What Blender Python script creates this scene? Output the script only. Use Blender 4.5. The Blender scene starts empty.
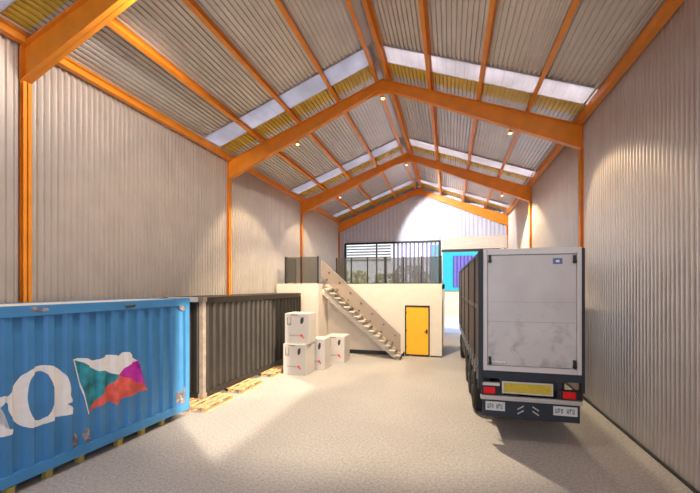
import bpy, bmesh, math, random
from mathutils import Vector, Matrix
random.seed(7)
sc = bpy.context.scene
COL = sc.collection
PI = math.pi

# ------------------------------------------------------------------ materials
def nt(name):
    m = bpy.data.materials.new(name); m.use_nodes = True
    return m, m.node_tree.nodes, m.node_tree.links, m.node_tree.nodes['Principled BSDF']

def mat(name, col, rough=0.5, metal=0.0, noise=0.0, scale=6.0, bump=0.0, stain=None, stain_amt=0.5, stain_scale=3.0, spec=0.5):
    m, N, L, b = nt(name)
    b.inputs['Roughness'].default_value = rough
    b.inputs['Metallic'].default_value = metal
    b.inputs['Specular IOR Level'].default_value = spec
    tc = N.new('ShaderNodeTexCoord')
    nz = N.new('ShaderNodeTexNoise'); nz.inputs['Scale'].default_value = scale; nz.inputs['Detail'].default_value = 6
    L.new(tc.outputs['Object'], nz.inputs['Vector'])
    cr = N.new('ShaderNodeValToRGB')
    c0 = [max(0, c*(1-noise)) for c in col]; c1 = [min(1, c*(1+noise)) for c in col]
    cr.color_ramp.elements[0].position = .3; cr.color_ramp.elements[1].position = .7
    cr.color_ramp.elements[0].color = (*c0, 1); cr.color_ramp.elements[1].color = (*c1, 1)
    L.new(nz.outputs['Fac'], cr.inputs['Fac'])
    out = cr.outputs['Color']
    if stain:
        n2 = N.new('ShaderNodeTexNoise'); n2.inputs['Scale'].default_value = stain_scale; n2.inputs['Detail'].default_value = 8
        n2.inputs['Roughness'].default_value = .65
        L.new(tc.outputs['Object'], n2.inputs['Vector'])
        r2 = N.new('ShaderNodeValToRGB')
        r2.color_ramp.elements[0].position = 1-stain_amt; r2.color_ramp.elements[1].position = min(1, 1-stain_amt+.12)
        L.new(n2.outputs['Fac'], r2.inputs['Fac'])
        mx = N.new('ShaderNodeMix'); mx.data_type = 'RGBA'
        L.new(r2.outputs['Color'], mx.inputs['Factor']); L.new(out, mx.inputs[6]); mx.inputs[7].default_value = (*stain, 1)
        out = mx.outputs[2]
    L.new(out, b.inputs['Base Color'])
    if bump:
        bp = N.new('ShaderNodeBump'); bp.inputs['Strength'].default_value = bump; bp.inputs['Distance'].default_value = .01
        L.new(nz.outputs['Fac'], bp.inputs['Height']); L.new(bp.outputs['Normal'], b.inputs['Normal'])
    return m

def glassmat(name, tint, opacity, rough=.05):
    m, N, L, b = nt(name)
    out = N['Material Output']
    b.inputs['Base Color'].default_value = (*tint, 1); b.inputs['Roughness'].default_value = rough
    tr = N.new('ShaderNodeBsdfTransparent'); tr.inputs['Color'].default_value = (*[.5+.5*c for c in tint], 1)
    mx = N.new('ShaderNodeMixShader'); mx.inputs[0].default_value = opacity
    L.new(tr.outputs[0], mx.inputs[1]); L.new(b.outputs[0], mx.inputs[2]); L.new(mx.outputs[0], out.inputs['Surface'])
    return m

def skymat(name, tint, clear, diff):
    m, N, L, b = nt(name)
    out = N['Material Output']; N.remove(b)
    tc = N.new('ShaderNodeTexCoord'); nz = N.new('ShaderNodeTexNoise'); nz.inputs['Scale'].default_value = 1.1; nz.inputs['Detail'].default_value = 3
    L.new(tc.outputs['Object'], nz.inputs['Vector'])
    cr = N.new('ShaderNodeValToRGB'); cr.color_ramp.elements[0].position = .35; cr.color_ramp.elements[1].position = .65
    cr.color_ramp.elements[0].color = (*[c*.8 for c in tint], 1); cr.color_ramp.elements[1].color = (*tint, 1)
    L.new(nz.outputs['Fac'], cr.inputs['Fac'])
    tl = N.new('ShaderNodeBsdfTranslucent'); tr = N.new('ShaderNodeBsdfTransparent'); df = N.new('ShaderNodeBsdfDiffuse')
    for s in (tl, tr, df): L.new(cr.outputs['Color'], s.inputs['Color'])
    m1 = N.new('ShaderNodeMixShader'); m1.inputs[0].default_value = clear
    L.new(tl.outputs[0], m1.inputs[1]); L.new(tr.outputs[0], m1.inputs[2])
    m2 = N.new('ShaderNodeMixShader'); m2.inputs[0].default_value = diff
    L.new(m1.outputs[0], m2.inputs[1]); L.new(df.outputs[0], m2.inputs[2]); L.new(m2.outputs[0], out.inputs['Surface'])
    return m

def emit(name, col, s):
    m, N, L, b = nt(name)
    b.inputs['Base Color'].default_value = (*col, 1)
    b.inputs['Emission Color'].default_value = (*col, 1); b.inputs['Emission Strength'].default_value = s
    return m

def floor_mat():
    m, N, L, b = nt('speckled_concrete')
    tc = N.new('ShaderNodeTexCoord')
    def noise(scale, detail, rough=.5):
        n = N.new('ShaderNodeTexNoise'); n.inputs['Scale'].default_value = scale; n.inputs['Detail'].default_value = detail
        n.inputs['Roughness'].default_value = rough; L.new(tc.outputs['Object'], n.inputs['Vector']); return n
    def ramp(src, p0, p1, c0, c1):
        r = N.new('ShaderNodeValToRGB'); r.color_ramp.elements[0].position = p0; r.color_ramp.elements[1].position = p1
        r.color_ramp.elements[0].color = (*c0, 1); r.color_ramp.elements[1].color = (*c1, 1); L.new(src, r.inputs['Fac']); return r
    fine = ramp(noise(22, 10, .8).outputs['Fac'], .38, .62, (.30, .285, .28), (.59, .57, .55))
    big = ramp(noise(.6, 4).outputs['Fac'], .3, .7, (.88, .88, .88), (1.0, 1.0, 1.0))
    mx = N.new('ShaderNodeMix'); mx.data_type = 'RGBA'; mx.blend_type = 'MULTIPLY'; mx.inputs['Factor'].default_value = 1
    L.new(fine.outputs[0], mx.inputs[6]); L.new(big.outputs[0], mx.inputs[7])
    vo = N.new('ShaderNodeTexVoronoi'); vo.inputs['Scale'].default_value = 22; L.new(tc.outputs['Object'], vo.inputs['Vector'])
    sp = ramp(vo.outputs['Distance'], .08, .2, (.55, .55, .55), (1, 1, 1))
    m2 = N.new('ShaderNodeMix'); m2.data_type = 'RGBA'; m2.blend_type = 'MULTIPLY'; m2.inputs['Factor'].default_value = .6
    L.new(mx.outputs[2], m2.inputs[6]); L.new(sp.outputs[0], m2.inputs[7])
    L.new(m2.outputs[2], b.inputs['Base Color'])
    b.inputs['Roughness'].default_value = .62
    bp = N.new('ShaderNodeBump'); bp.inputs['Strength'].default_value = .25; bp.inputs['Distance'].default_value = .01
    L.new(noise(30, 10, .8).outputs['Fac'], bp.inputs['Height']); L.new(bp.outputs['Normal'], b.inputs['Normal'])
    return m

M = dict(
    orange=mat('orange_painted_steel', (.80, .27, .02), .38, 0, .10, 3),
    sheet=mat('galvanised_wall_sheet', (.62, .57, .53), .36, .5, .05, 2),
    roof=mat('galvanised_roof_sheet', (.62, .58, .55), .38, .40, .06, 2),
    backsheet=mat('pale_lilac_wall_sheet', (.58, .61, .74), .5, .1, .04, 2),
    yellow_sheet=mat('yellowed_roof_sheet', (.74, .56, .10), .4, .15, .10, 2),
    flash=mat('silver_flashing', (.62, .61, .60), .3, .6, .05, 3),
    floor=floor_mat(),
    skylight=skymat('frosted_skylight', (.74, .70, .71), .02, .3),
    plaster=mat('cream_plaster', (.74, .68, .61), .8, 0, .03, 4, .05),
    skirt=mat('dark_skirting', (.03, .03, .032), .6),
    doory=mat('yellow_door_paint', (.86, .47, .015), .45, 0, .03, 2),
    black=mat('black_metal', (.018, .018, .02), .45, .2),
    steel=mat('brushed_steel', (.5, .5, .5), .3, .9),
    chrome=mat('chrome', (.7, .7, .7), .15, 1),
    smoke=glassmat('smoked_glass', (.22, .21, .19), .2),
    stairglass=glassmat('bronze_stair_glass', (.46, .38, .32), .5, .2),
    clear=glassmat('clear_glass', (.85, .9, .92), .10),
    tread=mat('pale_tread', (.62, .57, .50), .6, 0, .06, 5),
    blue=mat('blue_container_paint', (.055, .235, .50), .42, .05, .10, 2.2, 0, (.20, .18, .17), .22, 2.3),
    bluerail=mat('blue_rail_paint', (.06, .26, .55), .42, .05, .08, 2, 0, (.28, .15, .10), .26, 2.6),
    brown=mat('dark_brown_container_paint', (.022, .018, .016), .5, .1, .2, 3, 0, (.06, .032, .022), .3, 3.5),
    rustpost=mat('weathered_post_paint', (.30, .25, .21), .6, .1, .25, 5, 0, (.22, .09, .04), .42, 6),
    whitesheet=mat('white_container_roof', (.72, .72, .70), .55, 0, .06, 3),
    white=mat('white_emblem_paint', (.86, .84, .83), .5, 0, .04, 9),
    teal=mat('teal_emblem_paint', (.02, .27, .34), .5, 0, .55, 5),
    red=mat('red_emblem_paint', (.85, .12, .09), .5, 0, .35, 5),
    magenta=mat('magenta_emblem_paint', (.58, .02, .42), .5, 0, .15, 9),
    rust=mat('rust_patch', (.20, .15, .14), .8, 0, .4, 14, .2, (.34, .38, .44), .52, 9),
    wood=mat('pine_pallet_wood', (.60, .40, .20), .7, 0, .18, 9, .1),
    wooddark=mat('shaded_pine_block', (.38, .23, .11), .8, 0, .2, 9, .1),  # darker copy of the pine, shade put into the colour
    yblock=mat('yellow_pallet_block', (.50, .38, .09), .6, 0, .1, 6),
    carton=mat('white_carton', (.64, .61, .59), .7, 0, .03, 5),
    ink=mat('black_ink', (.05, .045, .045), .7),
    inkgrey=mat('grey_ink', (.30, .26, .25), .7),
    inkred=mat('red_ink', (.75, .10, .08), .6),
    tape=mat('carton_tape', (.62, .56, .50), .5),
    trailer=mat('white_trailer_panel', (.60, .575, .57), .45, .1, .08, 1.2, 0, (.40, .39, .385), .5, 1.9),
    trailerframe=mat('trailer_frame_white', (.66, .63, .62), .4, .1, .05, 2),
    navy=mat('dark_navy_chassis', (.022, .03, .045), .5, .1, .1, 4),
    curtain=mat('dark_side_curtain', (.055, .045, .042), .6, 0, .15, 3),
    slatw=mat('side_slat', (.16, .13, .12), .55, .1, .15, 3),
    tyre=mat('tyre_rubber', (.015, .015, .016), .8),
    lamp_red=mat('red_tail_lens', (.75, .01, .015), .2, 0, .1, 20),
    plate=mat('plate_white', (.62, .66, .66), .4, 0, .06, 20),
    refl=mat('yellow_reflective_board', (.58, .45, .04), .5, 0, .2, 40),
    sticker=mat('blue_sticker', (.10, .18, .40), .5),
    amber=mat('amber_lens', (.9, .28, .02), .3),
    shutter=mat('cream_shutter_slats', (.74, .67, .60), .5, .05, .04, 3),
    turq=mat('turquoise_cladding', (.01, .30, .36), .5, 0, .05, 2),
    purple=mat('purple_cladding', (.11, .09, .33), .5, 0, .08, 2),
    purple_fin=mat('purple_fin_paint', (.20, .13, .48), .5, 0, .05, 2),
    paving=mat('pale_outdoor_paving', (.50, .53, .60), .8, 0, .05, 1),
    beige=mat('beige_render', (.50, .41, .31), .8, 0, .08, .8),
    leaf=mat('hedge_leaf', (.42, .42, .12), .7, 0, .5, 9),
    bark=mat('bark', (.12, .08, .05), .9),
    lampshade=mat('lamp_shade_brass', (.75, .42, .06), .35, .3),
    bulb=emit('warm_bulb', (1.0, .72, .30), 9),
)

def limit_dirt(m, z0, z1):
    N = m.node_tree.nodes; L = m.node_tree.links
    mx = [n for n in N if n.bl_idname == 'ShaderNodeMix'][0]
    src = mx.inputs['Factor'].links[0].from_socket
    tc = [n for n in N if n.bl_idname == 'ShaderNodeTexCoord'][0]
    sep = N.new('ShaderNodeSeparateXYZ'); L.new(tc.outputs['Object'], sep.inputs[0])
    mr = N.new('ShaderNodeMapRange'); mr.inputs['From Min'].default_value = z0; mr.inputs['From Max'].default_value = z1
    mr.inputs['To Min'].default_value = 1; mr.inputs['To Max'].default_value = .12
    L.new(sep.outputs['Z'], mr.inputs['Value'])
    mu = N.new('ShaderNodeMath'); mu.operation = 'MULTIPLY'
    L.new(src, mu.inputs[0]); L.new(mr.outputs[0], mu.inputs[1]); L.new(mu.outputs[0], mx.inputs['Factor'])
limit_dirt(M['trailer'], 2.2, 2.8)

# ------------------------------------------------------------------ mesh helpers
def bm_new(): return bmesh.new()

def add_box(bm, x0, x1, y0, y1, z0, z1, rot=None, piv=None):
    vs = [bm.verts.new((x, y, z)) for x in (x0, x1) for y in (y0, y1) for z in (z0, z1)]
    for f in ((0, 1, 3, 2), (4, 6, 7, 5), (0, 4, 5, 1), (2, 3, 7, 6), (0, 2, 6, 4), (1, 5, 7, 3)):
        bm.faces.new([vs[i] for i in f])
    if rot is not None:
        bmesh.ops.transform(bm, matrix=Matrix.Translation(piv) @ rot @ Matrix.Translation(-Vector(piv)), verts=vs)
    return vs

def add_prism(bm, pts, axis, a, b):
    """extrude a 2D polygon along axis ('x','y','z') from a to b"""
    def P(p, t):
        return {'x': (t, p[0], p[1]), 'y': (p[0], t, p[1]), 'z': (p[0], p[1], t)}[axis]
    va = [bm.verts.new(P(p, a)) for p in pts]; vb = [bm.verts.new(P(p, b)) for p in pts]
    n = len(pts)
    bm.faces.new(va); bm.faces.new(vb[::-1])
    for i in range(n):
        j = (i+1) % n
        bm.faces.new((va[i], vb[i], vb[j], va[j]))

def add_cyl(bm, c, r0, r1, h, axis='z', n=20, cap=True):
    R = {'z': Matrix.Identity(4), 'x': Matrix.Rotation(PI/2, 4, 'Y'), 'y': Matrix.Rotation(-PI/2, 4, 'X')}[axis]
    bmesh.ops.create_cone(bm, cap_ends=cap, segments=n, radius1=r0, radius2=r1, depth=h, matrix=Matrix.Translation(c) @ R)

def add_bar(bm, p, q, w, h):
    """box bar between two points, w sideways, h the other way"""
    p = Vector(p); q = Vector(q); d = (q-p); Ln = d.length; d.normalize()
    up = Vector((0, 0, 1)) if abs(d.z) < .95 else Vector((0, 1, 0))
    s = d.cross(up).normalized(); u = s.cross(d).normalized()
    vs = []
    for t in (p, q):
        for a, b in ((-1, -1), (1, -1), (1, 1), (-1, 1)):
            vs.append(bm.verts.new(t + s*a*w/2 + u*b*h/2))
    for f in ((0, 1, 2, 3), (7, 6, 5, 4), (0, 4, 5, 1), (1, 5, 6, 2), (2, 6, 7, 3), (3, 7, 4, 0)):
        bm.faces.new([vs[i] for i in f])

def obj(name, bm, m, parent=None, bevel=0, smooth=False):
    bmesh.ops.recalc_face_normals(bm, faces=bm.faces)
    me = bpy.data.meshes.new(name); bm.to_mesh(me); bm.free()
    ms = m if isinstance(m, (list, tuple)) else [m]
    for x in ms: me.materials.append(x)
    if smooth:
        for p in me.polygons: p.use_smooth = True
    o = bpy.data.objects.new(name, me); COL.objects.link(o)
    if parent is not None: o.parent = parent
    if bevel:
        md = o.modifiers.new('bevel', 'BEVEL'); md.width = bevel; md.segments = 2; md.limit_method = 'ANGLE'
    return o

def box(name, x0, x1, y0, y1, z0, z1, m, parent=None, bevel=0):
    bm = bm_new(); add_box(bm, x0, x1, y0, y1, z0, z1)
    return obj(name, bm, m, parent, bevel)

def struct(o): o['kind'] = 'structure'; return o

def tag(o, label, cat, group=None):
    o['label'] = label; o['category'] = cat
    if group: o['group'] = group
    return o

def thing(name, label, cat, loc=(0, 0, 0), rz=0, group=None):
    o = bpy.data.objects.new(name, None); COL.objects.link(o)
    o.empty_display_size = .2
    o.location = loc; o.rotation_euler = (0, 0, rz)
    return tag(o, label, cat, group)

def dup(o, parent=None):
    c = o.copy(); COL.objects.link(c)
    if parent is not None: c.parent = parent
    for ch in list(o.children): dup(ch, c)
    return c

# ------------------------------------------------------------------ dimensions
XL, XR = -7.43, 3.45
XC = (XL+XR)/2
YF, YB = -8.0, 24.3
EZ, RZ = 7.31, 9.34                      # top of rafters at eave / ridge
HALF = XR-XC
SL = (RZ-EZ)/HALF
TH = math.atan(SL)
PORT = [4.81, 11.1, 17.5, 24.12]
PUR = .20                                # purlin depth
def rz_at(x): return RZ - abs(x-XC)*SL

def corr_wall(name, axis, fixed, inward, u0, u1, pieces, m, period=.125, amp=.042, thick=.07, parent=None):
    """pieces: list of (ua, ub, zlo(u), zhi(u)); surface waves along u, ribs vertical"""
    bm = bm_new()
    prof = [(0, 0), (.30, 0), (.40, 1), (.72, 1), (.90, 0)]
    def place(u, w, z):
        return (fixed+inward*w, u, z) if axis == 'y' else (u, fixed+inward*w, z)
    for ua, ub, zlo, zhi in pieces:
        us = [(ua, 0)]
        k = math.floor(ua/period)
        while k*period < ub:
            for f, a in prof:
                u = (k+f)*period
                if ua < u < ub: us.append((u, a*amp))
            k += 1
        us.append((ub, 0))
        rows = []
        for u, a in us:
            rows.append([bm.verts.new(place(u, w, z)) for w, z in ((a-amp, zlo(u)), (a-amp, zhi(u)), (-thick-amp, zhi(u)), (-thick-amp, zlo(u)))])
        for A, B in zip(rows, rows[1:]):
            for i in range(4):
                j = (i+1) % 4
                bm.faces.new((A[i], A[j], B[j], B[i]))
        bm.faces.new(rows[0]); bm.faces.new(rows[-1][::-1])
    return obj(name, bm, m, parent)

C = lambda v: (lambda u: v)
# ------------------------------------------------------------------ shell
struct(box('floor', XL-.2, XR+.2, YF-.0, YB+.05, -.15, 0, M['floor']))
WT = EZ+.28
struct(corr_wall('wall_left', 'y', XL, 1, YF, YB, [(YF, YB, C(0), C(WT))], M['sheet']))
struct(corr_wall('wall_right', 'y', XR, -1, YF, YB, [
    (4.85, YB, C(0), C(WT)), (-.3, 4.85, C(0), C(3.6)), (-.3, 4.85, C(7.2), C(WT)), (YF, -.3, C(0), C(WT))], M['sheet']))  # out-of-view opening, added to let sunlight onto the floor
WX0, WX1, WZ0, WZ1 = -6.95, -.62, 3.12, 5.92      # rear window
DX0, DX1, DZ1 = -.48, 3.33, 5.25                   # roller door
top = lambda x: rz_at(x)+.24
struct(corr_wall('wall_back', 'x', YB, -1, XL, XR, [
    (XL, WX0, C(0), top), (WX0, WX1, C(0), C(WZ0)), (WX0, WX1, C(WZ1), top), (WX1, DX0, C(0), top),
    (DX0, DX1, C(DZ1), top), (DX1, XR, C(0), top)], M['backsheet'], period=.25, amp=.03))
bm = bm_new()                                        # low kerb at right wall
add_box(bm, XR-.03, XR-.0, 4.9, YB-.05, 0, .05)
b = obj('baseboard_right', bm, M['skirt']); struct(b)

# roof
def roof_sheet(bm, side, ya, yb, period=.115, amp=.045, s0=-.06, s1=None, off=0.0):
    Ls = HALF/math.cos(TH)
    s1 = Ls if s1 is None else s1
    prof = [(0, 0), (.36, 0), (.42, 1), (.86, 1), (.94, 0)]
    ss = [(s0, 0)]; k = math.floor(s0/period)
    while k*period < s1:
        for f, a in prof:
            s = (k+f)*period
            if s0 < s < s1: ss.append((s, a*amp))
        k += 1
    ss.append((s1, 0))
    rows = []
    for s, a in ss:
        def P(w, y):
            x = s*math.cos(TH) - w*math.sin(TH); z = EZ + s*math.sin(TH) + w*math.cos(TH)
            X = XL + x if side < 0 else XR - x
            return (X, y, z)
        w = PUR+off+.03-a
        rows.append([bm.verts.new(P(w, ya)), bm.verts.new(P(w, yb)), bm.verts.new(P(w+.012, yb)), bm.verts.new(P(w+.012, ya))])
    for A, B in zip(rows, rows[1:]):
        for i in range(4):
            j = (i+1) % 4
            bm.faces.new((A[i], A[j], B[j], B[i]))
    bm.faces.new(rows[0]); bm.faces.new(rows[-1][::-1])
SK = [(3.55, 4.32), (9.62, 10.38), (15.95, 16.75), (22.3, 23.0)]
bm = bm_new(); ybm = bm_new()
cur = YF
for (a, b_), p in zip(SK, PORT):
    for sd in (-1, 1):
        roof_sheet(bm, sd, cur, a)
        roof_sheet(ybm, sd, b_, p-.02)
    cur = p-.02
for sd in (-1, 1): roof_sheet(bm, sd, cur, YB+.1)
ceil_ = struct(obj('ceiling', bm, M['roof']))
obj('tinted_sheet', ybm, M['yellow_sheet'], ceil_)
bm = bm_new()                                        # ridge flashing under the sheets
add_prism(bm, [(XC-.16, rz_at(XC-.16)+PUR-.01), (XC, RZ+PUR+.02), (XC+.16, rz_at(XC+.16)+PUR-.01), (XC+.16, rz_at(XC+.16)+PUR-.02), (XC, RZ+PUR+.005), (XC-.16, rz_at(XC-.16)+PUR-.02)], 'y', YF, YB)
obj('ridge_flashing', bm, M['roof'], ceil_)
bm = bm_new()                                        # valley flashing by the eaves
for sd in (-1, 1):
    X = XL if sd < 0 else XR
    e = -sd
    add_box(bm, min(X+e*.24, X+e*.28), max(X+e*.24, X+e*.28), YF, YB, EZ+.15, EZ+.18)
obj('gutter_flashing', bm, M['flash'], ceil_)
for i, (a, b_) in enumerate(SK):
    bm = bm_new()
    for sd in (-1, 1): roof_sheet(bm, sd, a-.03, b_+.03, period=.25, amp=.006, off=-.055)
    struct(obj('window_%d' % (i+2), bm, M['skylight']))

bm = bm_new()                                        # closure strips where sheets meet the skylights
for (a, b_) in SK:
    for yy in (a-.012, b_+.002):
        for sd in (-1, 1):
            X = XL if sd < 0 else XR
            h0, h1 = PUR-.045, PUR+.05
            k = 1/math.cos(TH)
            add_prism(bm, [(X, EZ+h0*k), (XC, RZ+h0*k), (XC, RZ+h1*k), (X, EZ+h1*k)], 'y', yy, yy+.01)
obj('closure_strip', bm, M['roof'], ceil_)

# purlins
def purlin(x, w, h, label, name='roof_purlin', cat='purlin', grp='orange roof purlins', zoff=0.0):
    z = rz_at(x)
    sg = 0 if abs(x-XC) < .01 else (1 if x > XC else -1)
    # C-section: web plus two lips
    bm = bm_new()
    R = Matrix.Rotation(sg*TH, 4, 'Y'); piv = Vector((x, 0, z))
    add_box(bm, x-w/2, x+w/2, YF, YB-.1, z+h-.02, z+h-.002, R, piv)
    add_box(bm, x-w/2, x+w/2, YF, YB-.1, z+.002, z+.02, R, piv)
    add_box(bm, x-.012, x+.012, YF, YB-.1, z+.02, z+h-.02, R, piv)
    o = obj(name, bm, M['orange']); tag(o, label, cat, grp)
ords = ['ridge-side', 'upper', 'middle', 'lower']
wh = {-1: 'on the roof slope above the containers', 1: 'on the roof slope above the trailer'}
for sd in (-1, 1):
    for k, dx in enumerate((.17, 1.41, 2.76, 4.06)):
        purlin(XC+sd*dx, .10, PUR, 'orange steel purlin, %s one %s' % (['topmost, beside the ridge,', 'second down from the ridge,', 'third down from the ridge,', 'lowest above the eaves,'][k], wh[sd]))
for sd in (-1, 1):
    X = XL+.09 if sd < 0 else XR-.09
    bm = bm_new(); add_box(bm, X-.07, X+.07, YF, YB-.1, EZ+.01, EZ+.03); add_box(bm, X-.07, X+.07, YF, YB-.1, EZ+.19, EZ+.205); add_box(bm, X-.055*-sd*-1-.01, X-.055*-sd*-1+.01, YF, YB-.1, EZ+.03, EZ+.19)
    o = obj('eave_beam', bm, M['orange'])
    tag(o, 'long orange eave beam along the top of the %s' % ('wall behind the containers' if sd < 0 else 'wall beside the trailer'), 'beam', 'orange eave beams')

# portal frames
def portal(y, label):
    t = thing('portal_frame', label, 'steel frame', (XC, y, 0), 0, 'orange portal frames across the hall')
    D0, D1 = .64, .29
    fw = .17
    for sd in (-1, 1):
        # local coords, x from centre
        xo = sd*(HALF-.02)
        zt = EZ-.005
        bm = bm_new()
        apex_t = RZ-.005
        tt = .014
        # web
        xi = xo - sd*0.0
        pts = [(xo, zt), (xo, zt-D0), (0, apex_t-D1), (0, apex_t)]
        add_prism(bm, pts, 'y', -.008, .008)
        # flanges
        add_prism(bm, [(xo, zt), (0, apex_t), (0, apex_t-tt), (xo, zt-tt)], 'y', -fw/2, fw/2)
        add_prism(bm, [(xo, zt-D0), (0, apex_t-D1), (0, apex_t-D1+tt), (xo, zt-D0+tt)], 'y', -fw/2, fw/2)
        add_box(bm, *sorted((xo, xo-sd*.02)), -fw/2, fw/2, zt-D0, zt)
        # gusset at the ridge
        add_prism(bm, [(0, apex_t-D1), (0, apex_t-D1-.12), (sd*.55, apex_t-D1-.55*(zt-D0-apex_t+D1)/(-HALF)*1.0)], 'y', -.008, .008)
        obj('rafter', bm, M['orange'], t)
        bm = bm_new()
        xa, xb = sorted((sd*(HALF-.005), sd*(HALF-.095)))
        h = EZ-D0
        add_box(bm, xa, xb, -.008, .008, .02, h)
        add_box(bm, xa, xa+.014, -.068, .068, .02, h)
        add_box(bm, xb-.014, xb, -.068, .068, .02, h)
        add_box(bm, xa, xb, -.12, .12, 0, .02)
        obj('column', bm, M['orange'], t)
    return t
plabs = ['orange steel portal frame nearest the camera, over the blue container',
         'orange steel portal frame over the back end of the trailer',
         'orange steel portal frame standing just behind the mezzanine glass balustrade',
         'orange steel portal frame against the pale rear wall']
for y, l in zip(PORT, plabs): portal(y, l)

# ------------------------------------------------------------------ mezzanine
MZ = 3.10; MY = 15.75; MXR = -.32; BX = -5.35; BY = 14.5
bm = bm_new()
dxa, dxb, dzt = -1.86, -.82, 2.17
add_box(bm, BX, dxa, MY, MY+.2, 0, MZ)
add_box(bm, dxb, MXR, MY, MY+.2, 0, MZ)
add_box(bm, dxa, dxb, MY, MY+.2, dzt, MZ)
add_box(bm, MXR-.2, MXR, MY+.2, YB-.12, 0, MZ)
wm = struct(obj('wall_mezzanine', bm, M['plaster']))
bm = bm_new()
add_box(bm, XL+.14, BX, BY, MY+.2, 0, MZ)
struct(obj('wall_landing', bm, M['plaster']))
bm = bm_new()
add_box(bm, XL+.14, MXR, MY+.2, YB-.12, MZ-.25, MZ)
struct(obj('floor_mezzanine', bm, M['plaster']))
struct(box('baseboard_front', BX+.01, dxa-.02, MY-.02, MY, 0, .17, M['skirt']))
struct(box('baseboard_corner', dxb+.02, MXR, MY-.02, MY, 0, .06, M['skirt']))
# yellow door
d = bpy.data.objects.new('door_1', None); COL.objects.link(d); d.location = (-1.34, MY, 0); d['kind'] = 'structure'
bm = bm_new()
add_box(bm, -.52, -.47, -.03, .1, 0, 2.17); add_box(bm, .47, .52, -.03, .1, 0, 2.17); add_box(bm, -.47, .47, -.03, .1, 2.11, 2.17); add_box(bm, -.47, .47, -.02, .1, 0, .07)
obj('door_frame', bm, M['black'], d)
dl = box('door_leaf', -.465, .465, .0, .05, .08, 2.105, M['doory'], d)
bm = bm_new(); add_box(bm, .36, .43, -.012, 0, .98, 1.16); add_bar(bm, (.40, -.035, 1.07), (.28, -.035, 1.07), .02, .02); add_bar(bm, (.40, -.04, 1.07), (.40, 0, 1.07), .02, .02)
obj('door_handle', bm, M['black'], d)
bm = bm_new()
for z in (.35, 1.05, 1.8): add_box(bm, -.475, -.45, -.012, 0, z, z+.1)
obj('hinge', bm, M['black'], d)

# balustrades
def balustrade(name, x0, y0, xs, label, ang=0, h=1.17, glasses=None):
    t = thing(name, label, 'balustrade', (x0, y0, MZ), ang, 'glass balustrades round the mezzanine')
    for x, w in xs:
        box('post', x-w/2, x+w/2, -.025, .025, 0, h, M['black'], t)
    for (a, wa), (b, wb) in zip(xs, xs[1:]):
        box('glass_panel', a+wa/2+.004, b-wb/2-.004, -.007, .007, .03, h-.03, M['smoke'], t)
    return t
def u_x(px, Y):   # world X of image column px on the plane at depth Y
    u = (px-350)/365.; c, s = .9646, .2639
    return Y*(u*c-s)/(c+u*s)
yb_ = MY+.04
posts = [(336.5, .05), (351.4, .05), (367.5, .05), (385.4, .11), (403.6, .05), (421.4, .05), (440.3, .12)]
balustrade('glass_balustrade', 0, yb_, [(u_x(p, yb_), w) for p, w in posts], 'smoked glass balustrade with black posts above the yellow door')
yb2 = BY+.05
balustrade('glass_balustrade', 0, yb2, [(u_x(p, yb2), .05) for p in (285.5, 301.3, 318.0)], 'smoked glass balustrade on the landing above the stacked cartons')
balustrade('glass_balustrade', u_x(285.5, yb2)-.0, yb2+.08, [(.05, .04), (1.0, .04)], 'short smoked glass return panel on the landing by the container-side wall', ang=PI/2)

# ------------------------------------------------------------------ stairs
st = thing('staircase', 'open pale staircase with bronze glass guard climbing to the mezzanine', 'staircase', (0, 0, 0))
SX0, SX1 = -1.95, BX; SY0, SY1 = 14.85, MY-.05
NT = 16
rise = MZ/NT; run = (SX0-SX1)/NT
for k in range(NT-1):
    x = SX0 - run*(k+.5); z = rise*(k+1)
    bm = bm_new(); add_box(bm, x-run*.62, x+run*.62, SY0-.08, SY1, z-.055, z)
    obj('tread', bm, M['tread'], st, bevel=.006)
for yy in (SY0+.16, SY1-.12):
    bm = bm_new()
    add_prism(bm, [(SX0+.02, 0), (SX0-.26, 0), (SX1, MZ-.46), (SX1, MZ-.22), ], 'y', yy-.03, yy+.03)
    # saw-tooth brackets
    for k in range(NT-1):
        x = SX0 - run*(k+.5); z = rise*(k+1)
        add_prism(bm, [(x-run*.45, z-.05), (x+run*.45, z-.05), (x-run*.45, z-.25)], 'y', yy-.028, yy+.028)
    obj('stringer', bm, M['tread'], st)
g0 = (SX0+.02, .10); slope = MZ/(SX0-SX1)
def gz(x): return (SX0-x)*slope
bm = bm_new()
xe = SX1+.02
add_prism(bm, [(SX0+.02, .30), (SX0+.02, 1.02), (xe, gz(xe)+1.05), (xe, gz(xe)+.30)], 'y', SY0-.035, SY0-.02)
sg = obj('glass_guard', bm, M['stairglass'], st)
bm = bm_new()
add_bar(bm, (SX0+.02, SY0-.028, 1.03), (xe, SY0-.028, gz(xe)+1.06), .02, .025)
add_bar(bm, (xe, SY0-.028, gz(xe)+1.05), (xe-.0, SY0-.028, gz(xe)+.12), .02, .02)
obj('guard_rail', bm, M['flash'], sg)
for k in range(7):
    x = SX0-.3-k*.47
    for dz in (.42, .72):
        bm = bm_new(); add_cyl(bm, (x+(.1 if dz > .5 else 0), SY0-.045, gz(x)+dz), .035, .035, .03, 'y', 10)
        obj('standoff_bolt', bm, M['black'], sg)

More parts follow.
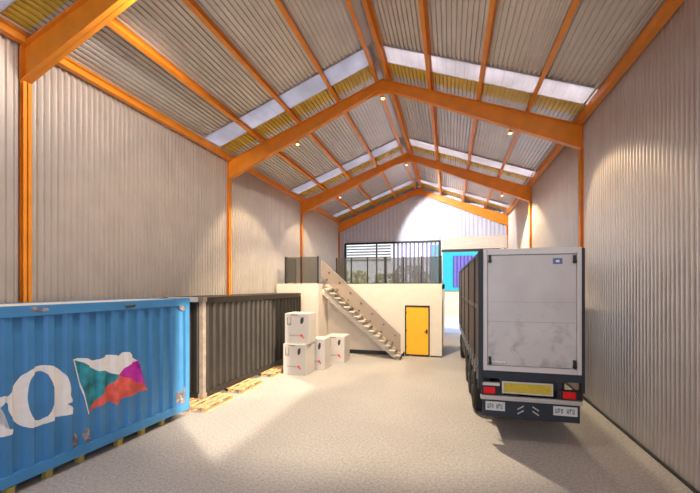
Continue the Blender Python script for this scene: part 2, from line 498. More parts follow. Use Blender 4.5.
# ------------------------------------------------------------------ rear window
w = bpy.data.objects.new('window_1', None); COL.objects.link(w); w.location = (0, YB-.08, 0); w['kind'] = 'structure'
bm = bm_new()
fz0, fz1 = WZ0, WZ1
def wx(px): return u_x(px, YB)
for x, ww in ((WX0, .14), (wx(377), .09), (WX1-.02, .14)):
    add_box(bm, x-ww/2, x+ww/2, -.05, .05, fz0, fz1)
add_box(bm, WX0, WX1, -.05, .05, fz1-.10, fz1+.03)
add_box(bm, WX0, WX1, -.05, .05, fz0, fz0+.08)
obj('window_frame', bm, M['black'], w)
box('pane', WX0+.07, WX1-.07, .0, .012, fz0+.08, fz1-.1, M['clear'], w)
for x0, x1, nm in ((WX0+.08, wx(377)-.06, 'louvre_slat'), (wx(377)+.06, wx(391), 'louvre_slat')):
    for k in range(6):
        z = fz1-.28-k*.19
        bm = bm_new(); add_box(bm, x0, x1, .06, .075, z, z+.11, Matrix.Rotation(.35, 4, 'X'), Vector(((x0+x1)/2, .06, z)))
        obj(nm, bm, M['whitesheet'], w)
x = wx(393)
while x < WX1-.12:
    box('fin', x, x+.12, .07, .18, fz0+.05, fz1-.08, M['purple_fin'], w)
    x += .27

# roller shutter
rs = bpy.data.objects.new('door_2', None); COL.objects.link(rs); rs.location = (0, YB-.16, 0); rs['kind'] = 'structure'
bm = bm_new()
z = 5.32; zt = 6.12; n = 8
pts = []
for k in range(n):
    za = z+(zt-z)*k/n; zb = z+(zt-z)*(k+1)/n
    pts += [(-.06, za), (-.09, za+.02), (-.09, zb-.02), (-.06, zb)]
pts += [(.02, zt), (.02, z)]
add_prism(bm, pts, 'x', DX0-.03, XR-.06)
obj('shutter_curtain', bm, M['shutter'], rs)
box('bottom_bar', DX0-.03, XR-.06, -.11, .0, 5.16, 5.32, M['skirt'], rs)
box('guide_rail', DX0-.06, DX0+.04, -.1, .02, 0, 6.1, M['flash'], rs)

# ------------------------------------------------------------------ containers
def corr_x(s, period=.28, depth=.05):
    """container side profile, 0 = outermost, -depth = recessed"""
    f = (s % period)/period
    if f < .27: return 0
    if f < .42: return -depth*(f-.27)/.15
    if f < .80: return -depth
    if f < .95: return -depth*(1-(f-.80)/.15)
    return 0
def corr_breaks(a, b, period=.28):
    out = []; k = math.floor(a/period)
    while k*period < b:
        for f in (0, .27, .42, .80, .95):
            s = (k+f)*period
            if a < s < b: out.append(s)
        k += 1
    return out

def container(name, label, loc, rz, mats, Lc=6.06, Wd=1.28, H=2.59, corr_phase=0.0):
    """local: front face in plane x=0 facing +x, y from 0 to Lc, x from -Wd to 0"""
    body, rail, post = mats
    t = thing(name, label, 'shipping container', loc, rz)
    # side panels
    for face, x0, sg in (('front', -.03, 1), ('back', -Wd+.03, -1)):
        bm = bm_new()
        ss = [.16]+corr_breaks(.16, Lc-.16)+[Lc-.16]
        rows = []
        for s in ss:
            w = x0+sg*corr_x(s)
            rows.append([bm.verts.new((w, s, .14)), bm.verts.new((w, s, H-.15)), bm.verts.new((w-sg*.01, s, H-.15)), bm.verts.new((w-sg*.01, s, .14))])
        for A, B in zip(rows, rows[1:]):
            for i in range(4):
                j = (i+1) % 4; bm.faces.new((A[i], A[j], B[j], B[i]))
        bm.faces.new(rows[0]); bm.faces.new(rows[-1][::-1])
        obj('side_panel', bm, body, t)
        bm = bm_new(); add_box(bm, *( (-.10, .0) if sg > 0 else (-Wd, -Wd+.1)), .12, Lc-.12, H-.17, H-.01)
        obj('top_rail', bm, rail, t, bevel=.006)
        bm = bm_new(); add_box(bm, *( (-.10, .0) if sg > 0 else (-Wd, -Wd+.1)), .12, Lc-.12, .0, .155)
        obj('bottom_rail', bm, rail, t, bevel=.006)
    # ends
    for y0, sg in ((.05, 1), (Lc-.05, -1)):
        bm = bm_new()
        ss = [-Wd+.14]+[v-Wd for v in corr_breaks(.14, Wd-.14)]+[-.14]
        rows = []
        for s in ss:
            w = y0-sg*corr_x(s+Wd)*-1
            rows.append([bm.verts.new((s, w, .14)), bm.verts.new((s, w, H-.13)), bm.verts.new((s, w+sg*.01, H-.13)), bm.verts.new((s, w+sg*.01, .14))])
        for A, B in zip(rows, rows[1:]):
            for i in range(4):
                j = (i+1) % 4; bm.faces.new((A[i], A[j], B[j], B[i]))
        bm.faces.new(rows[0]); bm.faces.new(rows[-1][::-1])
        obj('end_panel', bm, body, t)
        for z0, z1 in ((0, .14), (H-.13, H-.01)):
            ya, yb = sorted((y0-sg*.04, y0+sg*.08))
            bm = bm_new(); add_box(bm, -Wd+.12, -.12, ya, yb, z0, z1)
            obj('end_rail', bm, M['whitesheet'] if (z0 > 1 and sg > 0 and post is M['rustpost']) else rail, t, bevel=.006)
    # roof
    bm = bm_new(); add_box(bm, -Wd+.08, -.08, .1, Lc-.1, H-.06, H-.02)
    obj('roof_panel', bm, M['whitesheet'] if post is not M['rustpost'] else body, t)
    bm = bm_new(); add_box(bm, -Wd+.08, -.08, .1, Lc-.1, .05, .12)
    obj('floor_panel', bm, M['wooddark'], t)
    # posts + castings
    for x0 in (-.15, -Wd):
        for y0 in (0, Lc-.15):
            bm = bm_new(); add_box(bm, x0+(.03 if x0 > -.5 else 0), x0+(.15 if x0 > -.5 else .12), y0+(0 if y0 < 1 else .03), y0+(.12 if y0 < 1 else .15), .12, H-.12)
            obj('corner_post', bm, post if (x0 > -.5 and y0 < 1) or post is not M['rustpost'] else rail, t, bevel=.008)
            for z0 in (0, H-.12):
                bm = bm_new(); add_box(bm, x0-.0, x0+.155, y0-.006, y0+.156, z0, z0+.12)
                c = obj('corner_casting', bm, post if post is M['rustpost'] else rail, t, bevel=.008)
    return t

def decal(name, polys, mat_, t, off, x0=-.03, zr=(.16, 2.4)):
    """polys: list of closed polygons (y,z) in container coords; conforms to the corrugation"""
    bm = bm_new()
    for poly in polys:
        vs = [bm.verts.new((0, p[0], p[1])) for p in poly]
        f = bm.faces.new(vs)
    bmesh.ops.triangulate(bm, faces=bm.faces[:])
    ys = [v.co.y for v in bm.verts]
    for s in corr_breaks(min(ys), max(ys)):
        bmesh.ops.bisect_plane(bm, geom=bm.verts[:]+bm.edges[:]+bm.faces[:], plane_co=(0, s, 0), plane_no=(0, 1, 0))
    for v in bm.verts: v.co.x = x0+corr_x(v.co.y)+off
    me = bpy.data.meshes.new(name)
    bmesh.ops.recalc_face_normals(bm, faces=bm.faces)
    bm.to_mesh(me); bm.free(); me.materials.append(mat_)
    o = bpy.data.objects.new(name, me); COL.objects.link(o); o.parent = t
    return o

CZ = .145
# blue container: face line from (-5.85,7.13) towards (-6.04,3.61)
blue_far = Vector((-5.85, 7.22)); dirb = (Vector((-6.02, 3.61))-blue_far).normalized()
rzb = math.atan2(-dirb.x*-1, -dirb.y) # angle of +y local
rzb = math.atan2(dirb.x, -dirb.y)     # local +y = -dirb
near = blue_far + dirb*6.06
bluec = container('shipping_container', 'blue corrugated container with white lettering and a four-coloured flag emblem', (near.x, near.y, CZ), rzb,
                  (M['blue'], M['bluerail'], M['bluerail']), H=2.575)

def cam_ray_to_blue(px, py, off=-.03):
    """photo pixel -> container-local (y,z) on its front face"""
    a = math.atan(.2639/.9646); f = 365.
    dx, dz = (px-350)/f, (286-py)/f
    D = Vector((dx*.9646-.2639, dx*.2639+.9646, dz)); O = Vector((0, 0, 3.0))
    Rz = Matrix.Rotation(-rzb, 3, 'Z')
    Ol = Rz @ (O-Vector((near.x, near.y, CZ))); Dl = Rz @ D
    k = (off-Ol.x)/Dl.x
    p = Ol+Dl*k
    return (p.y, p.z)
def cp(sx, sy, ox, oy, k): return (ox+sx/k, oy+sy/k)
def lp(pts, ox, oy, k): return [cam_ray_to_blue(*cp(x, y, ox, oy, k)) for x, y in pts]
def smooth(pts, n=4):
    """closed catmull-rom"""
    out = []; N = len(pts)
    for i in range(N):
        p0, p1, p2, p3 = [Vector(pts[(i+j-1) % N]) for j in range(4)]
        for k in range(n):
            t = k/n
            out.append(tuple(.5*((2*p1)+(-p0+p2)*t+(2*p0-5*p1+4*p2-p3)*t*t+(-p0+3*p1-3*p2+p3)*t**3)))
    return out
# letter O (ring with a foot), pixel outlines from a crop at (0,350), 4.93 px per px
outer = smooth([(38, 265), (60, 205), (100, 145), (150, 100), (215, 76), (280, 84), (325, 120), (347, 170), (348, 220), (333, 265)], 4)
outer = outer[:-3]
foot = [(330, 278), (345, 291), (372, 287), (370, 312), (340, 320), (300, 330), (270, 332)]
low = smooth([(270, 332), (240, 358), (190, 380), (140, 383), (95, 366), (60, 330), (40, 295), (38, 265)], 3)[:-5]
inner = smooth([(136, 220), (150, 150), (185, 110), (222, 108), (252, 145), (270, 200), (268, 262), (245, 315), (205, 347), (170, 340), (148, 300), (138, 260)], 4)
full = outer+foot+low
# ring = strip polygons between outer contour and inner contour via angular matching
def ring_polys(out, inn, c=(200, 235)):
    ang = lambda p: math.atan2(p[1]-c[1], p[0]-c[0])
    res = []
    out_s = out; n = len(out_s)
    def hit(th, poly):
        best = None; d = Vector((math.cos(th), math.sin(th)))
        for i in range(len(poly)):
            a = Vector(poly[i])-Vector(c); b = Vector(poly[(i+1) % len(poly)])-Vector(c)
            e = b-a; det = d.x*(-e.y)+e.x*d.y
            if abs(det) < 1e-9: continue
            t = (a.x*(-e.y)+e.x*a.y)/det; u = (d.x*a.y-d.y*a.x)/det
            if t > 0 and -1e-6 <= u <= 1+1e-6: best = t if best is None else max(best, t)
        return (c[0]+d.x*best, c[1]+d.y*best)
    ths = sorted(set([round(ang(p), 5) for p in out_s]+[round(-PI+k*PI/40, 5) for k in range(80)]))
    for i in range(len(ths)):
        t0 = ths[i]; t1 = ths[(i+1) % len(ths)]
        if i == len(ths)-1: t1 += 2*PI
        if t1-t0 < 1e-4: continue
        res.append([hit(t0, inn), hit(t0, out), hit(t1, out), hit(t1, inn)])
    return res
rp = [lp(q, 0, 350, 4.93) for q in ring_polys(full, inner)]
decal('lettering', rp, M['white'], bluec, .004)
amp_pts = smooth([(-60, 190), (-20, 245), (20, 228), (38, 232), (25, 262), (0, 300), (-10, 330), (8, 365), (35, 388), (74, 392), (70, 412), (30, 425), (-10, 436), (-50, 420), (-80, 380), (-90, 300)], 3)
decal('lettering', [lp(amp_pts, 0, 350, 4.93)], M['white'], bluec, .004)
# flag: crop at (60,340), 6.16
K = 6.16
white_f = [(95, 122), (120, 112), (165, 112), (215, 128), (260, 112), (300, 92), (345, 92), (370, 100), (395, 76), (430, 74), (455, 108), (488, 128), (450, 140), (415, 165), (375, 215), (330, 208), (285, 188), (245, 192), (200, 170), (150, 140)]
teal_f = [(95, 122), (150, 140), (200, 170), (245, 192), (285, 188), (330, 208), (375, 215), (345, 252), (300, 285), (265, 335), (225, 375), (186, 440), (165, 370), (140, 280), (112, 180)]
red_f = [(375, 215), (400, 228), (440, 235), (480, 262), (520, 268), (560, 315), (525, 305), (490, 320), (460, 345), (415, 350), (380, 370), (350, 402), (315, 375), (260, 402), (215, 425), (192, 452), (186, 440), (225, 375), (265, 335), (300, 285), (345, 252)]
mag_f = [(488, 128), (480, 150), (495, 195), (515, 240), (545, 282), (520, 268), (480, 262), (440, 235), (400, 228), (375, 215), (415, 165), (450, 140)]
fl = decal('flag_emblem', [lp(white_f, 60, 340, K)], M['white'], bluec, .004); fl['label'] = 'white field of the flag emblem'
f2 = decal('flag_emblem', [lp(teal_f, 60, 340, K)], M['teal'], bluec, .004); f2['label'] = 'teal field of the flag emblem'
f3 = decal('flag_emblem', [lp(red_f, 60, 340, K)], M['red'], bluec, .004); f3['label'] = 'red field of the flag emblem'
f4 = decal('flag_emblem', [lp(mag_f, 60, 340, K)], M['magenta'], bluec, .004); f4['label'] = 'magenta field of the flag emblem'
pole = [(93, 120), (100, 118), (180, 455), (174, 458)]
decal('flag_staff', [lp(pole, 60, 340, K)], M['white'], bluec, .005)
# rust patches
def blob(cx, cy, rx, ry, n=14):
    return [(cx+rx*(1+random.uniform(-.3, .3))*math.cos(t*2*PI/n), cy+ry*(1+random.uniform(-.3, .3))*math.sin(t*2*PI/n)) for t in range(n)]
for b_ in ((76.5, 440, 3.5, 8), (88, 435, 5, 8), (181, 398, 3.5, 6), (184, 394, 2, 8)):
    p = [cam_ray_to_blue(*q) for q in blob(*b_)]
    decal('rust_patch', [p], M['rust'], bluec, .004)
def flat_decal(name, poly, m, t, x):
    bm = bm_new(); vs = [bm.verts.new((x, p[0], p[1])) for p in poly]; bm.faces.new(vs)
    r = bmesh.ops.extrude_face_region(bm, geom=bm.faces[:]); bmesh.ops.translate(bm, vec=(.002, 0, 0), verts=[v for v in r['geom'] if isinstance(v, bmesh.types.BMVert)])
    return obj(name, bm, m, t)
for b_ in ((34, 309, 5, 2.2), (45, 309.5, 4, 2), (182, 308, 3, 2.6), (39, 311, 6, 1.3)):
    flat_decal('rust_patch', [cam_ray_to_blue(q[0], q[1], .0) for q in blob(*b_)], M['rust'], bluec, .0005)
flat_decal('rail_slot', [cam_ray_to_blue(*q, .0) for q in ((124, 306), (136, 304.5), (135, 307), (127, 308.5))], M['ink'], bluec, .0005)

# dark container
bk = container('shipping_container', 'dark brown rusty container standing on pallets behind the blue container', (-6.02, 7.92, CZ), -math.atan2(.09, 6.2),
               (M['brown'], M['brown'], M['rustpost']), Lc=6.1, H=2.575, Wd=1.25)

# ------------------------------------------------------------------ pallets
def pallet(label, x0, x1, y0, y1, blockm, boardm):
    t = thing('wooden_pallet', label, 'pallet', ((x0+x1)/2, (y0+y1)/2, 0), 0, 'pallets under the containers')
    W = x1-x0; Lp = y1-y0; h = .143
    # boards run along y
    nb = 5
    for k in range(nb):
        c = -W/2+.06+(W-.12)*k/(nb-1)
        bm = bm_new(); add_box(bm, c-.045, c+.045, -Lp/2, Lp/2, h-.022, h-.002); obj('deck_board', bm, boardm, t, bevel=.003)
    for yy in (-Lp/2+.06, 0, Lp/2-.06):
        bm = bm_new(); add_box(bm, -W/2, W/2, yy-.06, yy+.06, h-.044, h-.0225); obj('cross_board', bm, boardm, t)
        for k in range(3):
            c = -W/2+.06+(W-.12)*k/2
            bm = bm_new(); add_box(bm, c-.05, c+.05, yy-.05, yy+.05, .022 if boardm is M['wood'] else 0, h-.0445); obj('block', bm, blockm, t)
    for k in range(3 if boardm is M['wood'] else 0):
        c = -W/2+.06+(W-.12)*k/2
        bm = bm_new(); add_box(bm, c-.06, c+.06, -Lp/2, Lp/2, 0, .0215); obj('base_board', bm, boardm, t)
    return t
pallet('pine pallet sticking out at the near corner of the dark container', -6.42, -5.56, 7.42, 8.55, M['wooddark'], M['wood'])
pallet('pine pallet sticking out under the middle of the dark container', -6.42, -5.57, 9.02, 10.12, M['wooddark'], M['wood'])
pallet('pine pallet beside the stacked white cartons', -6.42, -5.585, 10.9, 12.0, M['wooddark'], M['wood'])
pallet('yellowish pallet under the blue container below the white lettering', -6.86, -6.05, 3.70, 4.86, M['yblock'], M['yblock'])
pallet('yellowish pallet under the blue container below the flag emblem', -6.77, -5.97, 5.42, 6.60, M['yblock'], M['yblock'])

# ------------------------------------------------------------------ cartons
def carton(label, x0, y0, z0, W, D, H, rz, flap=True):
    """(x0,y0) = front-left bottom corner, rz rotation about it"""
    t = thing('carton', label, 'box', (x0, y0, z0), rz, 'white printed cartons')
    bm = bm_new(); add_box(bm, 0, W, 0, D, 0, H-.004)
    obj('carton_body', bm, M['carton'], t, bevel=.012)
    # top flaps with a slot
    bm = bm_new(); add_box(bm, .01, W-.01, .01, D/2-.006, H-.003, H+.004); add_box(bm, .01, W-.01, D/2+.006, D-.01, H-.003, H+.004)
    obj('flap', bm, M['carton'], t)
    bm = bm_new(); add_box(bm, .25*W, .55*W, -.002, .0, H-.07, H-.03)
    obj('hand_hole', bm, M['inkgrey'], t)
    e = .0015
    # U symbol
    bm = bm_new()
    a, b = .10*W, .27*W; zt, zb = H*.88, H*.62
    add_box(bm, a, a+.018, -e, 0, zb, zt); add_box(bm, b-.018, b, -e, 0, zb, zt); add_box(bm, a, b, -e, 0, zb, zb+.018); add_box(bm, a, b, -e, 0, zb+.05, zb+.062)
    obj('handling_symbol', bm, M['ink'], t)
    # leaf-like symbol
    bm = bm_new()
    cx, cz = .72*W, H*.77
    pts = [(-.05, -.12), (.03, -.10), (.07, -.02), (.075, .10), (.03, .12), (-.035, .09), (-.07, 0)]
    add_prism(bm, [(cx+p[0]*W*1.0, cz+p[1]*H*.95) for p in pts], 'y', -e, 0)
    obj('handling_symbol', bm, M['ink'], t)
    # line of small grey lettering strokes and red mark
    bm = bm_new()
    for k in range(9):
        xx = W*(.20+.045*k); add_box(bm, xx, xx+W*.03, -e, 0, H*.255, H*(.285 if k % 2 else .30))
    obj('print_line', bm, M['inkgrey'], t)
    bm = bm_new()
    cx, cz = .72*W, H*.26
    add_prism(bm, [(cx+p[0]*W, cz+p[1]*H) for p in ((-.10, .03), (-.02, .07), (.03, .05), (.09, -.05), (.07, -.09), (.0, -.03), (-.06, -.02))], 'y', -e, 0)
    obj('red_mark', bm, M['inkred'], t)
    # side face print
    bm = bm_new()
    for k in range(4):
        yy = D*(.15+.18*k); add_box(bm, W, W+e, yy, yy+D*.13, H*.22, H*.24)
    add_box(bm, W, W+e, D*.1, D*.85, H*.36, H*.368)
    obj('print_line', bm, M['tape'], t)
    return t
carton('white carton at the bottom of the stack beside the dark container', -5.47, 11.38, 0, .82, .78, 1.04, -.05)
carton('white carton on top of the stack beside the dark container', -5.43, 11.42, 1.046, .86, .76, 1.02, .03)
carton('white carton half hidden behind the two-high stack', -5.02, 12.28, 0, .72, .74, 1.10, .04)
carton('white carton standing alone under the staircase', -4.74, 13.66, 0, .77, .85, 1.02, .02)

# ------------------------------------------------------------------ semi trailer
tr = thing('semi_trailer', 'white-backed semi trailer with dark slatted sides parked by the wall', 'trailer', (.60, 7.55, 0), math.atan2(.15, 10.4))
TW = 1.765; TL = 10.6; Z0, Z1 = 1.36, 3.72
# local: x 0..TW, y 0..TL (rear face at y=0)
bm = bm_new(); add_box(bm, .05, TW-.05, .06, TL, Z0, Z1-.03)
obj('cargo_body', bm, M['curtain'], tr)
bm = bm_new()
fwid = .075
add_box(bm, .03, .03+fwid, 0, .1, Z0, Z1-.0); add_box(bm, TW-.03-fwid, TW-.03, 0, .1, Z0, Z1)
add_box(bm, .03+fwid, TW-.03-fwid, 0, .1, Z1-.12, Z1); add_box(bm, .03+fwid, TW-.03-fwid, 0, .1, Z0, Z0+.10)
obj('rear_frame', bm, M['trailerframe'], tr, bevel=.008)
bm = bm_new(); add_box(bm, .03+fwid+.006, TW-.03-fwid-.006, .02, .058, Z0+.108, Z1-.128)
rd = obj('rear_door', bm, M['trailer'], tr, bevel=.006)
for k, z in enumerate((1.55, 2.35, 2.62, 3.25)):
    pass
bm = bm_new(); zz = Z0+.95
add_box(bm, .13, TW-.13, .018, .02, zz, zz+.006); add_box(bm, .13, TW-.13, .018, .02, zz+.38, zz+.384)
obj('panel_seam', bm, M['inkgrey'], rd)
for x, z in ((.15, Z1-.27), (TW-.15, Z1-.30), (.15, Z0+.12), (TW-.15, Z0+.12)):
    bm = bm_new(); add_box(bm, x-.022, x+.022, -.02, .02, z, z+.15); add_cyl(bm, (x, -.012, z+.03), .034, .034, .03, 'y', 14)
    obj('door_hinge', bm, M['black'], rd, bevel=.004)
box('sticker', 1.26, 1.42, .015, .0195, Z1-.31, Z1-.20, M['sticker'], rd)
box('sticker_mark', 1.31, 1.37, .0135, .0148, Z1-.275, Z1-.235, M['white'], rd)
bm = bm_new()
for k in range(7): add_box(bm, .2+k*.035, .222+k*.035, .017, .0195, Z0+.16, Z0+.19)
obj('small_print', bm, M['white'], rd)
# dark rear corner posts and sides
for x0, x1, zb in ((-.06, .028, .98), (TW-.028, TW+.03, 1.02)):
    bm = bm_new(); add_box(bm, x0, x1, .02, .16, zb, Z1-.02)
    obj('side_post', bm, M['navy'], tr, bevel=.006)
for sx, xa, xb in ((-1, -.02, .05), (1, TW-.05, TW+.02)):
    bm = bm_new(); add_box(bm, xa, xb, .16, TL, Z1-.10, Z1-.02); obj('top_rail', bm, M['navy'], tr)
    bm = bm_new(); add_box(bm, xa-.005, xb+.005, .16, TL, Z0-.16, Z0+.06); obj('side_rail', bm, M['navy'], tr)
    bm = bm_new(); add_box(bm, xa-.005, xb+.005, .16, TL, 2.50, 2.60); obj('side_rail', bm, M['navy'], tr)
    # vertical slats as surface strips
    bm = bm_new(); y = .28
    while y < TL-.1:
        add_box(bm, xa+.01, xb-.01, y, y+.10, Z0+.06, Z1-.10); y += .30
    obj('side_slats', bm, M['slatw'], tr)
    y = 1.4
    while y < TL:
        bm = bm_new(); add_box(bm, xa-.02, xb+.02, y, y+.07, Z0-.16, Z1-.06); obj('side_post', bm, M['navy'], tr); y += 2.2
    for k in range(14):
        y = .5+k*.7
        xx = xa-.03 if sx < 0 else xb
        bm = bm_new(); add_box(bm, xx, xx+.03, y, y+.05, Z0-.30, Z0-.02); obj('strap_buckle', bm, M['steel'], tr)
# chassis
bm = bm_new()
add_box(bm, .0, TW, .02, .16, Z0-.15, Z0-.005)
for x in (.42, TW-.52): add_box(bm, x, x+.1, .1, TL-.2, Z0-.34, Z0-.01)
for k in range(6): add_box(bm, .1, TW-.1, .6+k*1.8, .7+k*1.8, Z0-.14, Z0-.02)
obj('chassis', bm, M['navy'], tr)
bm = bm_new()
for x in (.34, TW-.42): add_box(bm, x, x+.07, .05, .12, .78, Z0-.15)
add_box(bm, .34, TW-.35, .06, .12, 1.14, Z0-.15)
obj('light_bracket', bm, M['navy'], tr)
yp = .02
box('reflective_board', .40, 1.24, yp, yp+.02, .955, 1.135, M['refl'], tr)
bm = bm_new(); add_box(bm, .375, 1.265, yp+.005, yp+.03, .93, 1.16); obj('board_frame', bm, M['trailerframe'], tr)
for x0, x1 in ((.0, .33), (1.36, 1.76)):
    t_ = box('tail_light', x0, x1, yp, yp+.08, .885, 1.06, M['black'], tr, bevel=.006)
    xm = (x0+x1)/2
    box('red_lens', xm-.13, xm+.08, yp-.012, yp, .91, 1.035, M['lamp_red'], t_)
    box('amber_lens', x1-.05, x1-.01, yp-.010, yp, .92, 1.03, M['black'], t_)
box('white_strip', .0, .33, yp, yp+.08, 1.065, 1.12, M['trailerframe'], tr)
bm = bm_new(); add_box(bm, -.02, TW-.02, -.02, .08, .80, .88)
obj('step_bar', bm, M['flash'], tr, bevel=.008)
bm = bm_new(); add_box(bm, .02, TW-.06, .0, .06, .47, .80); 
for x in (.4, TW-.5): add_box(bm, x, x+.08, .06, .5, .60, .70)
for x in (.42, TW-.52): add_box(bm, x, x+.08, .42, .5, .60, 1.05)
bp = obj('bumper', bm, M['navy'], tr, bevel=.008)
for x0, x1, z0 in ((.07, .42, .60), (1.26, 1.66, .60)):
    pl = box('number_plate', x0, x1, -.012, -.001, z0-.005, z0+.165, M['plate'], bp)
    n = 7
    for k in range(n):
        a = x0+.035+(x1-x0-.07)*k/n; wv = (x1-x0-.07)/n*.68
        if k == 3: continue
        bm = bm_new()
        add_box(bm, a, a+wv*.3, -.0135, -.0125, z0+.035, z0+.125)
        if k % 2: add_box(bm, a, a+wv, -.0135, -.0125, z0+.105, z0+.125)
        else: add_box(bm, a+wv*.7, a+wv, -.0135, -.0125, z0+.035, z0+.125)
        add_box(bm, a, a+wv, -.0135, -.0125, z0+.035+.03*(k % 3), z0+.05+.03*(k % 3))
        obj('plate_character', bm, M['ink'], pl)
for cx, sgn in ((.70, 1), (.96, -1)):
    for dz in (0, .085):
        bm = bm_new()
        add_prism(bm, [(cx-sgn*.055, .55+dz), (cx+sgn*.055, .62+dz), (cx+sgn*.055, .645+dz), (cx-sgn*.055, .575+dz)], 'y', -.004, 0)
        obj('chevron_mark', bm, M['flash'], bp)
# wheels
def wheel(x, y, r=.50, w=.28, side=-1):
    bm = bm_new()
    prof = [(.24, -w/2+.03), (.34, -w/2), (r-.05, -w/2), (r, -w/2+.05), (r, w/2-.05), (r-.05, w/2), (.34, w/2), (.24, w/2-.03)]
    n = 28; rings = []
    for k in range(n):
        a = 2*PI*k/n
        rings.append([bm.verts.new((x+p[1], y+p[0]*math.cos(a), r+p[0]*math.sin(a))) for p in prof])
    for k in range(n):
        A, B = rings[k], rings[(k+1) % n]
        for i in range(len(prof)-1): bm.faces.new((A[i], A[i+1], B[i+1], B[i]))
    wo = obj('wheel', bm, M['tyre'], tr, smooth=False)
    bm = bm_new(); add_cyl(bm, (x, y, r), .25, .25, w-.10, 'x', 24); add_cyl(bm, (x, y, r), .10, .10, w+.02, 'x', 16)
    obj('rim', bm, M['navy'], wo)
for y in (1.85, 3.15, 4.45, 8.6):
    for x in (.10, .40+.0, TW-.10-.3, TW-.10): wheel(x+.0, y, side=-1)
    bm = bm_new(); add_cyl(bm, (TW/2, y, .5), .05, .05, TW-.2, 'x', 12); obj('axle', bm, M['navy'], tr)
for xa, xb in ((-.04, .30), (TW-.30, TW+.04)):
    bm = bm_new()
    for y in (1.85, 3.15, 4.45):
        add_box(bm, xa, xb, y-.55, y+.55, 1.06, 1.09); add_box(bm, xa, xb, y-.60, y-.57, .75, 1.08)
    obj('mudguard', bm, M['black'], tr)
for xa, xb in ((-.02, .03), (TW-.03, TW+.02)):
    bm = bm_new(); add_box(bm, xa, xb, 5.4, 7.8, .55, 1.0)
    for k in range(3): add_box(bm, xa+.01, xb-.01, 5.5+k*1.1, 5.56+k*1.1, .9, 1.25)
    obj('side_guard', bm, M['navy'], tr)

# ------------------------------------------------------------------ lamps on the rafters
def lamp(x, y, z, label, energy=0, spot=True, ang=1.9, aim=None, hang=.05, col=(1, .78, .5)):
    t = thing('spot_lamp', label, 'lamp', (x, y, z), 0, 'small warm spot lamps under the rafters')
    bm = bm_new(); add_cyl(bm, (0, 0, -.02), .035, .035, .04, 'z', 12); add_cyl(bm, (0, 0, -hang/2), .012, .012, hang, 'z', 8)
    obj('mount', bm, M['orange'], t)
    bm = bm_new(); add_cyl(bm, (0, 0, -hang-.06), .085, .02, .12, 'z', 20, cap=False)
    obj('lamp_shade', bm, M['lampshade'], t)
    bm = bm_new(); bmesh.ops.create_uvsphere(bm, u_segments=14, v_segments=8, radius=.04, matrix=Matrix.Translation((0, 0, -hang-.10)))
    obj('bulb', bm, M['bulb'], t)
    if energy:
        ld = bpy.data.lights.new('lamp_light', 'SPOT'); ld.energy = energy; ld.color = col
        ld.spot_size = ang; ld.spot_blend = .25; ld.shadow_soft_size = .12
        lo = bpy.data.objects.new('lamp_light', ld); COL.objects.link(lo); lo.parent = t; lo.location = (0, 0, -hang-.24)
        if aim is not None:
            dv = Vector(aim)-Vector((x, y, z-hang-.24)); lo.rotation_euler = dv.to_track_quat('-Z', 'Y').to_euler()
    return t
def rb(x):  # underside of rafter
    f = abs(x-XC)/HALF
    return rz_at(x)-(.29+(.64-.29)*f)-.005
W1 = (1, .80, .56)
lamp(-4.82, PORT[1], rb(-4.82), 'warm lamp under the rafter over the trailer, on the container side', 900, aim=(-7.0, 12.6, 1.5), ang=1.35)
lamp(XC, PORT[1], rb(XC)-.12, 'warm lamp hanging at the apex of the frame over the trailer', 4300, aim=(-2.2, 13.2, .3), ang=1.8, col=W1)
lamp(1.64, PORT[1], rb(1.64), 'warm lamp under the rafter directly above the trailer', 800, aim=(3.45, 8.2, 2.2), ang=1.15)
lamp(-5.3, PORT[2], rb(-5.3), 'warm lamp under the rafter above the landing balustrade', 600, aim=(-7.4, 17.2, 2.5), ang=1.4)
lamp(XC, PORT[2], rb(XC)-.12, 'warm lamp at the apex of the frame behind the balustrade', 3400, aim=(.8, 24.3, 5.2), ang=1.15, col=(1, .94, .88))
lamp(2.24, PORT[2], rb(2.24), 'warm lamp under the rafter above the front end of the trailer', 1700, aim=(3.5, 17.2, 2.0), ang=2.0)
lamp(XC, PORT[0], rb(XC)-.12, 'added unseen fill lamp at the apex of the frame nearest the camera', 500, aim=(-2.2, 9.0, 0), ang=2.1, col=W1)  # out-of-view lamp, added as warm fill light

lamp(-4.0, PORT[0], rb(-4.0), 'added unseen lamp above the blue container, lighting the wall behind it', 650, aim=(-7.4, 7.2, 3.2), ang=2.0, col=(1, .88, .76))  # out-of-view lamp, added to rake light along the left wall

# ------------------------------------------------------------------ outdoors
g = struct(box('ground', -40, 40, YB+.06, 90, -.16, -.01, M['paving']))
g2 = struct(box('ground_front', -30, 30, -40, YF, -.16, -.01, M['paving']))
nb = thing('neighbour_building', 'turquoise and purple clad building across the yard beyond the roller door', 'building', (0, 0, 0))
BYY = 38.0
box('base_wall', -2.0, 12, BYY, BYY+6, 0, 2.55, M['beige'], nb)
box('turquoise_frame', -2.0, 12, BYY-.2, BYY+6, 2.55, 7.2, M['turq'], nb)
bm = bm_new(); x = .35
pts = []
while x < 11:
    pts += [(x, BYY-.22), (x+.05, BYY-.30), (x+.22, BYY-.30), (x+.27, BYY-.22)]; x += .34
pts += [(x, BYY-.1), (.35, BYY-.1)]
add_prism(bm, pts, 'z', 2.9, 6.0)
obj('purple_cladding', bm, M['purple'], nb)
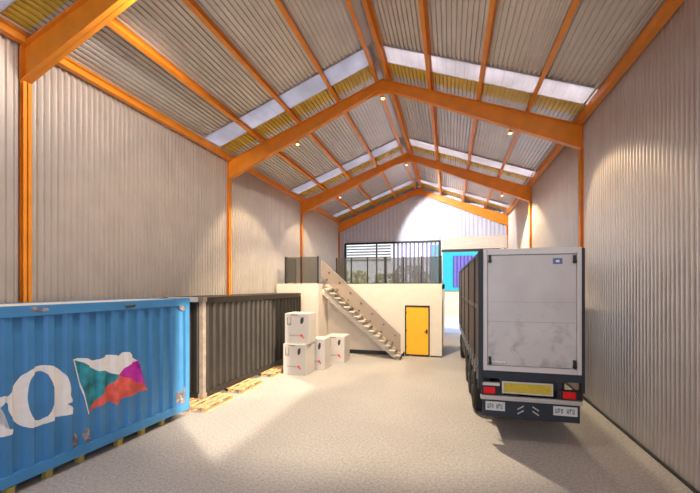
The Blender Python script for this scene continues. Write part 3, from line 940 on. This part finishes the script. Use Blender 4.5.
# hedge / trees
def tree(x, y, h, r, label):
    t = thing('tree', label, 'tree', (x, y, 0), 0, 'trees beyond the rear window')
    bm = bm_new(); add_cyl(bm, (0, 0, h*.3), .16, .1, h*.6, 'z', 8); obj('trunk', bm, M['bark'], t)
    bm = bm_new()
    rnd = random.Random(int(x*10))
    for k in range(420):
        a = rnd.uniform(0, 2*PI); e = rnd.uniform(-.8, 1); rr = r*rnd.uniform(.6, 1)*math.sqrt(max(0, 1-e*e*.6))
        c = Vector((rr*math.cos(a), rr*math.sin(a), h*.62+e*h*.36)); s = rnd.uniform(.16, .34)
        n = Vector((rnd.uniform(-1, 1), rnd.uniform(-1, 1), rnd.uniform(-1, 1))).normalized(); p = n.orthogonal().normalized()*s; q = n.cross(p)
        bm.faces.new([bm.verts.new(c+p), bm.verts.new(c+q*.6), bm.verts.new(c-p), bm.verts.new(c-q*.6)])
    obj('foliage', bm, M['leaf'], t)
for i, (x, y, h, r, l) in enumerate(((-11.6, 44, 5.0, 2.2, 'low green tree seen through the louvred end of the window'), (-7.6, 46, 4.6, 2.0, 'low green tree seen past the middle post of the window'),
                          (-4.6, 43, 5.4, 2.2, 'tallest green tree seen through the purple fins'), (-2.9, 50, 4.8, 1.9, 'far green tree behind the fins nearest the roller door'))):
    tree(x, y, h, r, l)

# ------------------------------------------------------------------ light
wd = bpy.data.worlds.new('world'); sc.world = wd; wd.use_nodes = True
N = wd.node_tree.nodes; L = wd.node_tree.links
bg = N['Background']
tc = N.new('ShaderNodeTexCoord'); sep = N.new('ShaderNodeSeparateXYZ'); L.new(tc.outputs['Generated'], sep.inputs[0])
cr = N.new('ShaderNodeValToRGB'); cr.color_ramp.elements[0].position = 0.0; cr.color_ramp.elements[1].position = .6
cr.color_ramp.elements[0].color = (.95, .95, 1.0, 1); cr.color_ramp.elements[1].color = (.62, .74, 1.0, 1)
L.new(sep.outputs['Z'], cr.inputs['Fac']); L.new(cr.outputs['Color'], bg.inputs['Color'])
bg.inputs['Strength'].default_value = 2.2

sd = bpy.data.lights.new('sun', 'SUN'); sd.energy = 8; sd.color = (1.0, .84, .64); sd.angle = .02
so = bpy.data.objects.new('sun', sd); COL.objects.link(so)
so.rotation_euler = Vector((-1, .76, -.49)).to_track_quat('-Z', 'Y').to_euler()

# ------------------------------------------------------------------ camera
cd = bpy.data.cameras.new('camera'); cam = bpy.data.objects.new('camera', cd); COL.objects.link(cam); sc.camera = cam
cd.sensor_width = 36; cd.lens = 36*365/700.; cd.shift_y = (286-246.5)/700.; cd.clip_end = 300; cd.clip_start = .05
cam.location = (0, 0, 3.0)
cam.rotation_euler = (PI/2, 0, math.atan2(.2639, .9646))

vs = sc.view_settings
sc.display_settings.display_device = 'sRGB'
vs.view_transform = 'Standard'; vs.look = 'None'; vs.gamma = 1; vs.exposure = 0.0; vs.use_curve_mapping = False
cy = sc.cycles
cy.use_denoising = True; cy.max_bounces = 10; cy.diffuse_bounces = 6; cy.transparent_max_bounces = 16
cy.sample_clamp_indirect = 6
